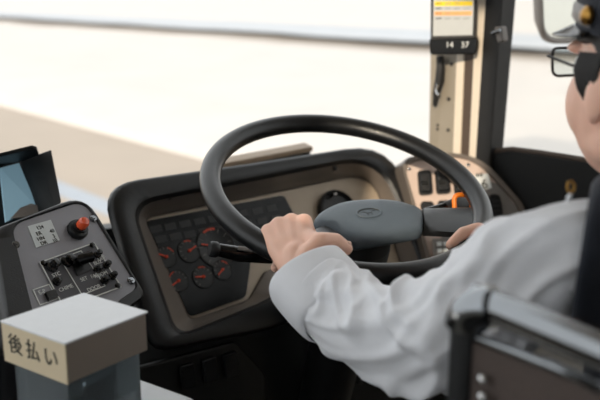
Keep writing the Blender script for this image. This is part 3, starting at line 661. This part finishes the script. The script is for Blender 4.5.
# legs
for s in (-1, 1):
    hip = V((.89+s*.09, .30, .53)); kn = V((.89+s*.14, .72, .54)); an = V((.89+s*.13, .92, .10))
    chain(b, [(hip, .085), (kn, .058), (kn.lerp(an, .35), .056), (an, .036)]); chain(b, [(an, .038), (an+V((0, .14, -.055)), .028)])
me = remesh(b, 'body', .0032, 5, .5)
bodyo = mko('body', me, M['skin'], drv, angle=180)
# eyes
for s in (-1, 1):
    b = B(); ball(b, hd(s*.031, .078, .012), (.0118,)*3, seg=18); e = mk('eye', b, M['white'], drv)
    b = B(); ball(b, hd(s*.031, .0865, .012), (.0055, .0042, .0055), HR, 12); mk('iris', b, M['ink'], e)
for k, tpt in enumerate([tc_[3]]):
    b = B(); ball(b, tpt+UV*.0058+RV*.003-DV*.003, (.0058, .0030, .0046), None, 14); mk('thumbnail', b, mat('nail', 'e3b9a4', .25, var=.03), bodyo)
# hair
b = B()
rows = []
for i in range(15):
    ph = -R(36) + i*R(126)/14
    row_ = []
    for k in range(40):
        th = 2*math.pi*k/40; fx, fy = math.sin(th), math.cos(th)
        z = math.sin(ph); cr = math.cos(ph)
        lowf = max(0, fy) ; drop = ph
        jj = 1.0+.02*noise.noise(V((fx*9, fy*9, z*9)))
        zz = .028+.101*z*jj
        if fy > .10 and zz < .042: zz = .042+(zz-.042)*.12*(1 if fy > .4 else .5)
        elif fy > -.30 and zz < -.004: zz = -.004+(zz+.004)*.3
        row_.append(hd(fx*.0845*cr*jj, -.014+fy*.105*cr*jj, zz))
    rows.append(row_)
loft(b, rows, cap1=True, cap0=True); mk('hair', b, M['hair'], drv, sub=1, angle=180)
for sx in (-1, 1):
    b = B()
    for i in range(14):
        u = i/13; k = .005*math.sin(i*2.3)
        p = hd(sx*(.0745+.004*u), .028-.036*u, .028); tube(b, [p, p+HR@V((sx*.006, .001, -.018)), p+HR@V((sx*.004, -.001, -.034-k)), p+HR@V((-sx*.001, -.003, -.046-k))], [.0045, .0042, .003, .0008], seg=6)
    mk('sideburn', b, M['hair'], drv)
# cap
b = B()
CT = HR @ Matrix.Rotation(R(-6), 3, 'X')
def hc(x, y, z): return HC + HR @ (Matrix.Rotation(R(7), 3, 'X') @ V((x, y, z)))
rows = []
for rx, ry, z in ((.084, .106, .046), (.089, .111, .048), (.091, .113, .085), (.094, .117, .093), (.116, .138, .116), (.121, .143, .126), (.112, .134, .138), (.06, .07, .146)):
    rows.append([hc(rx*math.sin(t), -.012+ry*math.cos(t), z+.012*max(0, math.cos(t))*(z > .1)) for t in [k*2*math.pi/48 for k in range(48)]])
loft(b, rows, cap0=False, cap1=True); cap = mk('cap', b, M['navy'], drv, angle=60)
b = B(); rows = []
for j in range(6):
    u = j/5; rows.append([hc((.088+.012*u)*math.sin(t), -.012+(.108+.052*u*max(0, math.cos(t))**.8)*math.cos(t), .050-.024*u*max(0, math.cos(t))) for t in [R(-78)+k*R(156)/24 for k in range(25)]])
loft(b, rows, closed=False); g = mk('peak', b, M['gloss'], cap); sm = g.modifiers.new('s', 'SOLIDIFY'); sm.thickness = .003
b = B(); rows = [[hc(r_*math.sin(t), -.012+(r_+.0215)*math.cos(t), z) for t in [R(-80)+k*R(160)/24 for k in range(25)]] for r_, z in ((.0915, .054), (.0945, .058), (.0945, .070), (.0915, .074))]
loft(b, rows, closed=False); mk('chin_strap', b, M['greyp'], cap, label='silver grey braid band')
for s in (-1, 1):
    b = B(); t = R(78)*s; p = hc(.0925*math.sin(t), -.012+.114*math.cos(t), .066); dn_ = (p-hc(0, -.012, .066)).normalized(); lathe(b, [(.010, 0), (.010, .004), (.006, .008), (.001, .009)], p, dn_, seg=18); mk('button', b, M['brass'], cap, label='brass cap button')
b = B(); p = hc(0, .099, .092); lathe(b, [(.02, 0), (.018, .004), (.01, .007), (.001, .008)], p, (hc(0, .12, .092)-p).normalized(), seg=20); mk('badge', b, M['brass'], cap)
# glasses
gl = []
b = B()
for s in (-1, 1):
    lp = rp([(-.024, .015, .008), (.024, .015, .008), (.021, -.017, .010), (-.021, -.017, .010)], seg=5, sub=2)
    pts = [hd(s*.033+x, .108-.10*abs(s*.033+x)**1.3*1.2, .012+z) for x, z in lp]; gl.append(pts)
    tube(b, pts, .0017, seg=8, closed=True)
    tube(b, [hd(s*.057, .103, .020), hd(s*.070, .095, .020), hd(s*.080, .04, .014), hd(s*.083, -.005, .012), hd(s*.080, -.02, -.004)], .0017, seg=8)
tube(b, [hd(-.009, .105, .016), hd(0, .110, .019), hd(.009, .105, .016)], .0016, seg=8)
gs = mk('glasses_frame', b, M['rubber'], drv)
for pts in gl:
    b = B(); prism(b, pts, HR@V((0, .0012, 0))); mk('lens', b, M['lens'], gs, smooth=False)
# shirt sleeves: lofted with folds
def sleeve(path, rad, nseg=14, K=72, amp=1.0, sd_=0, cuff=True, flat=None):
    full = catmull([(*p, r) for p, r in zip(path, rad)], nseg); P = [V(q[:3]) for q in full]; RR = [q[3] for q in full]
    T, U = frames(P); n = len(P); rows = []
    for i in range(n):
        s = i/(n-1); bn = T[i].cross(U[i]); row_ = []
        el = math.exp(-((s-.50)/.20)**2)
        for k in range(K):
            th = 2*math.pi*k/K; d = U[i]*math.cos(th)+bn*math.sin(th)
            q = P[i]+d*RR[i]
            f1 = noise.noise(V((math.cos(th)*.75+sd_, math.sin(th)*.75, s*8+1.5*math.cos(th-1.1))))
            f2 = noise.noise(V((math.cos(th)*.9, math.sin(th)*.9+sd_+4, s*5.5-1.9*math.cos(th+.6))))
            f3 = noise.noise(V((math.cos(th)*1.1+9, math.sin(th)*1.1+sd_, s*3)))
            r1 = max(0, 1-abs(f1)*3.2)**1.5; r2 = max(0, 1-abs(f2)*3.0)**1.5
            dd = amp*(.0062*r1*(.45+.75*el)+.0050*r2*(.6+.4*el)+.005*f3-.002)
            if cuff and s > .86: dd *= max(.25, 1-(s-.86)/.05)
            row_.append(q+d*dd)
        rows.append(row_)
    return P, RR, T, U, rows
lpath = [at(612, 250, .815), at(574, 250, .80), at(530, 270, .835), at(486, 308, .875), at(443, 333, .925), at(405, 335, .97), at(366, 325, 1.02), at(338, 305, 1.058), at(318, 290, 1.078)]
lrad = [.054, .050, .057, .060, .063, .060, .056, .053, .050]
b = B(); P, RR, T, U, rows = sleeve(lpath, lrad, amp=1.9)
rows = rows[:-1]; loft(b, rows, closed=True)
# trunk of the shirt (under the vest)
tr = []
for z, cy, rx, ry in ((.50, .30, .165, .135), (.65, .305, .160, .13), (.80, .33, .165, .13), (.92, .36, .165, .115), (.985, .375, .13, .09), (1.03, .385, .085, .078), (1.045, .39, .070, .070)):
    tr.append([V((.89+rx*math.sin(t), cy+ry*math.cos(t), z)) for t in [k*2*math.pi/48 for k in range(48)]])
loft(b, tr)
rpath = [V((.97, .37, .975)), V((1.075, .40, .975)), V((1.155, .48, .905)), V((1.20, .52, .835)), V((1.20, .52, .835)).lerp(at(530, 262, 1.20), .5), at(530, 262, 1.20)]
_, _, _, _, rr = sleeve(rpath, [.07, .062, .062, .062, .054, .046], sd_=5, amp=.8); loft(b, rr)
sh = mk('shirt', b, M['shirt'], drv, angle=180, sub=1)
so = sh.modifiers.new('solid', 'SOLIDIFY'); so.thickness = .0016; so.offset = -1
# cuff: a turned band flaring open round the wrist
b = B(); ca = at(329, 302, 1.066); ce = at(305.5, 276, 1.10); ct = (ce-ca).normalized()
u_ = (RV*.9-UV*-.44).normalized(); u_ = (u_-ct*u_.dot(ct)).normalized(); v_ = ct.cross(u_)
rows = []
for s, rx, ry in ((-.35, .050, .046), (-.3, .055, .050), (.05, .0570, .052), (.5, .0580, .052), (.95, .0575, .051), (1.0, .0570, .0505), (1.0, .055, .0485), (.9, .055, .0485), (.3, .053, .047)):
    rows.append([ca.lerp(ce, s)+u_*(rx+.0025*math.sin(3*t+1))*math.cos(t)+v_*(ry+.002*math.sin(2*t))*math.sin(t)+ct*(.004*math.sin(t*2+.6)) for t in [k*2*math.pi/56 for k in range(56)]])
loft(b, rows); cf = mk('cuff', b, M['shirt'], sh, angle=180, sub=1)
b = B(); ball(b, at(304.5, 322, 1.045), (.0035, .0035, .0055), None, 12); mk('button', b, M['ink'], cf, label='dark cuff button')
# collar
b = B(); rows = []
for k_, (r_, z) in enumerate(((.072, 1.035), (.070, 1.062), (.067, 1.085), (.071, 1.087), (.078, 1.06), (.083, 1.035))):
    rows.append([V((.887+r_*math.sin(t), .395+(r_-.002)*math.cos(t)+ (z-1.035)*.18, z-.014*max(0, math.cos(t)))) for t in [k*2*math.pi/48 for k in range(48)]])
loft(b, rows); mk('collar', b, M['shirt'], sh, angle=180)
# vest
b = B(); tr = []
for z, cy, rx, ry in ((.50, .30, .175, .145), (.65, .305, .172, .14), (.80, .33, .178, .14), (.90, .352, .180, .128), (.96, .365, .172, .112), (1.0, .378, .150, .098), (1.03, .385, .112, .088), (1.045, .39, .088, .080)):
    tr.append([V((.89+rx*math.sin(t), cy+ry*math.cos(t), z)) for t in [k*2*math.pi/64 for k in range(64)]])
loft(b, tr)
loft(b, [[at(579+ox+12*math.sin(t), 260-rv*math.sin(t), .80+dd-rd_*math.cos(t)) for t in [k*2*math.pi/48 for k in range(48)]] for ox, dd, rv, rd_ in ((0, 0, 76, .070), (8, 0, 88, .077), (35, .015, 98, .084), (75, .04, 102, .086), (115, .08, 90, .08))])
vs = mk('vest', b, M['navy'], drv, angle=180, sub=1)
so = vs.modifiers.new('solid', 'SOLIDIFY'); so.thickness = .003
# trousers and shoes
b = B()
for s in (-1, 1):
    hip = V((.89+s*.085, .29, .53)); kn = V((.89+s*.14, .72, .54)); an = V((.89+s*.13, .90, .15)); chain(b, [(hip, .105), (kn, .074), (kn.lerp(an, .4), .07), (an, .058)])
capsule(b, V((.80, .28, .54)), .11, V((.98, .28, .54)), .11)
mko('trousers', remesh(b, 'trousers', .008, 4), M['trouser'], drv, angle=180)
for s in (-1, 1):
    b = B(); chain(b, [(V((.89+s*.13, .90, .075)), .05), (V((.89+s*.13, 1.00, .05)), .044), (V((.89+s*.13, 1.09, .04)), .036)])
    mko('shoe', remesh(b, 'shoe', .005, 3), M['shoe'], drv, angle=180)
# brass ring hanging at the driver's shoulder
kr = thing('brass_ring', 'small brass ring with a short pale cord on top of the driver shoulder', 'ring', at(571, 192, .80))
b = B(); rc_ = at(571, 187, .80); tube(b, [rc_+RV*.0034*math.cos(a)+UV*.0052*math.sin(a) for a in [i*2*math.pi/24 for i in range(24)]], .0014, seg=8, closed=True); mk('ring', b, M['brass'], kr)
b = B(); tube(b, [rc_-UV*.007, rc_-UV*.011-RV*.003, rc_-UV*.016-RV*.001], .0022, seg=8); mk('cord', b, M['signw'], kr)
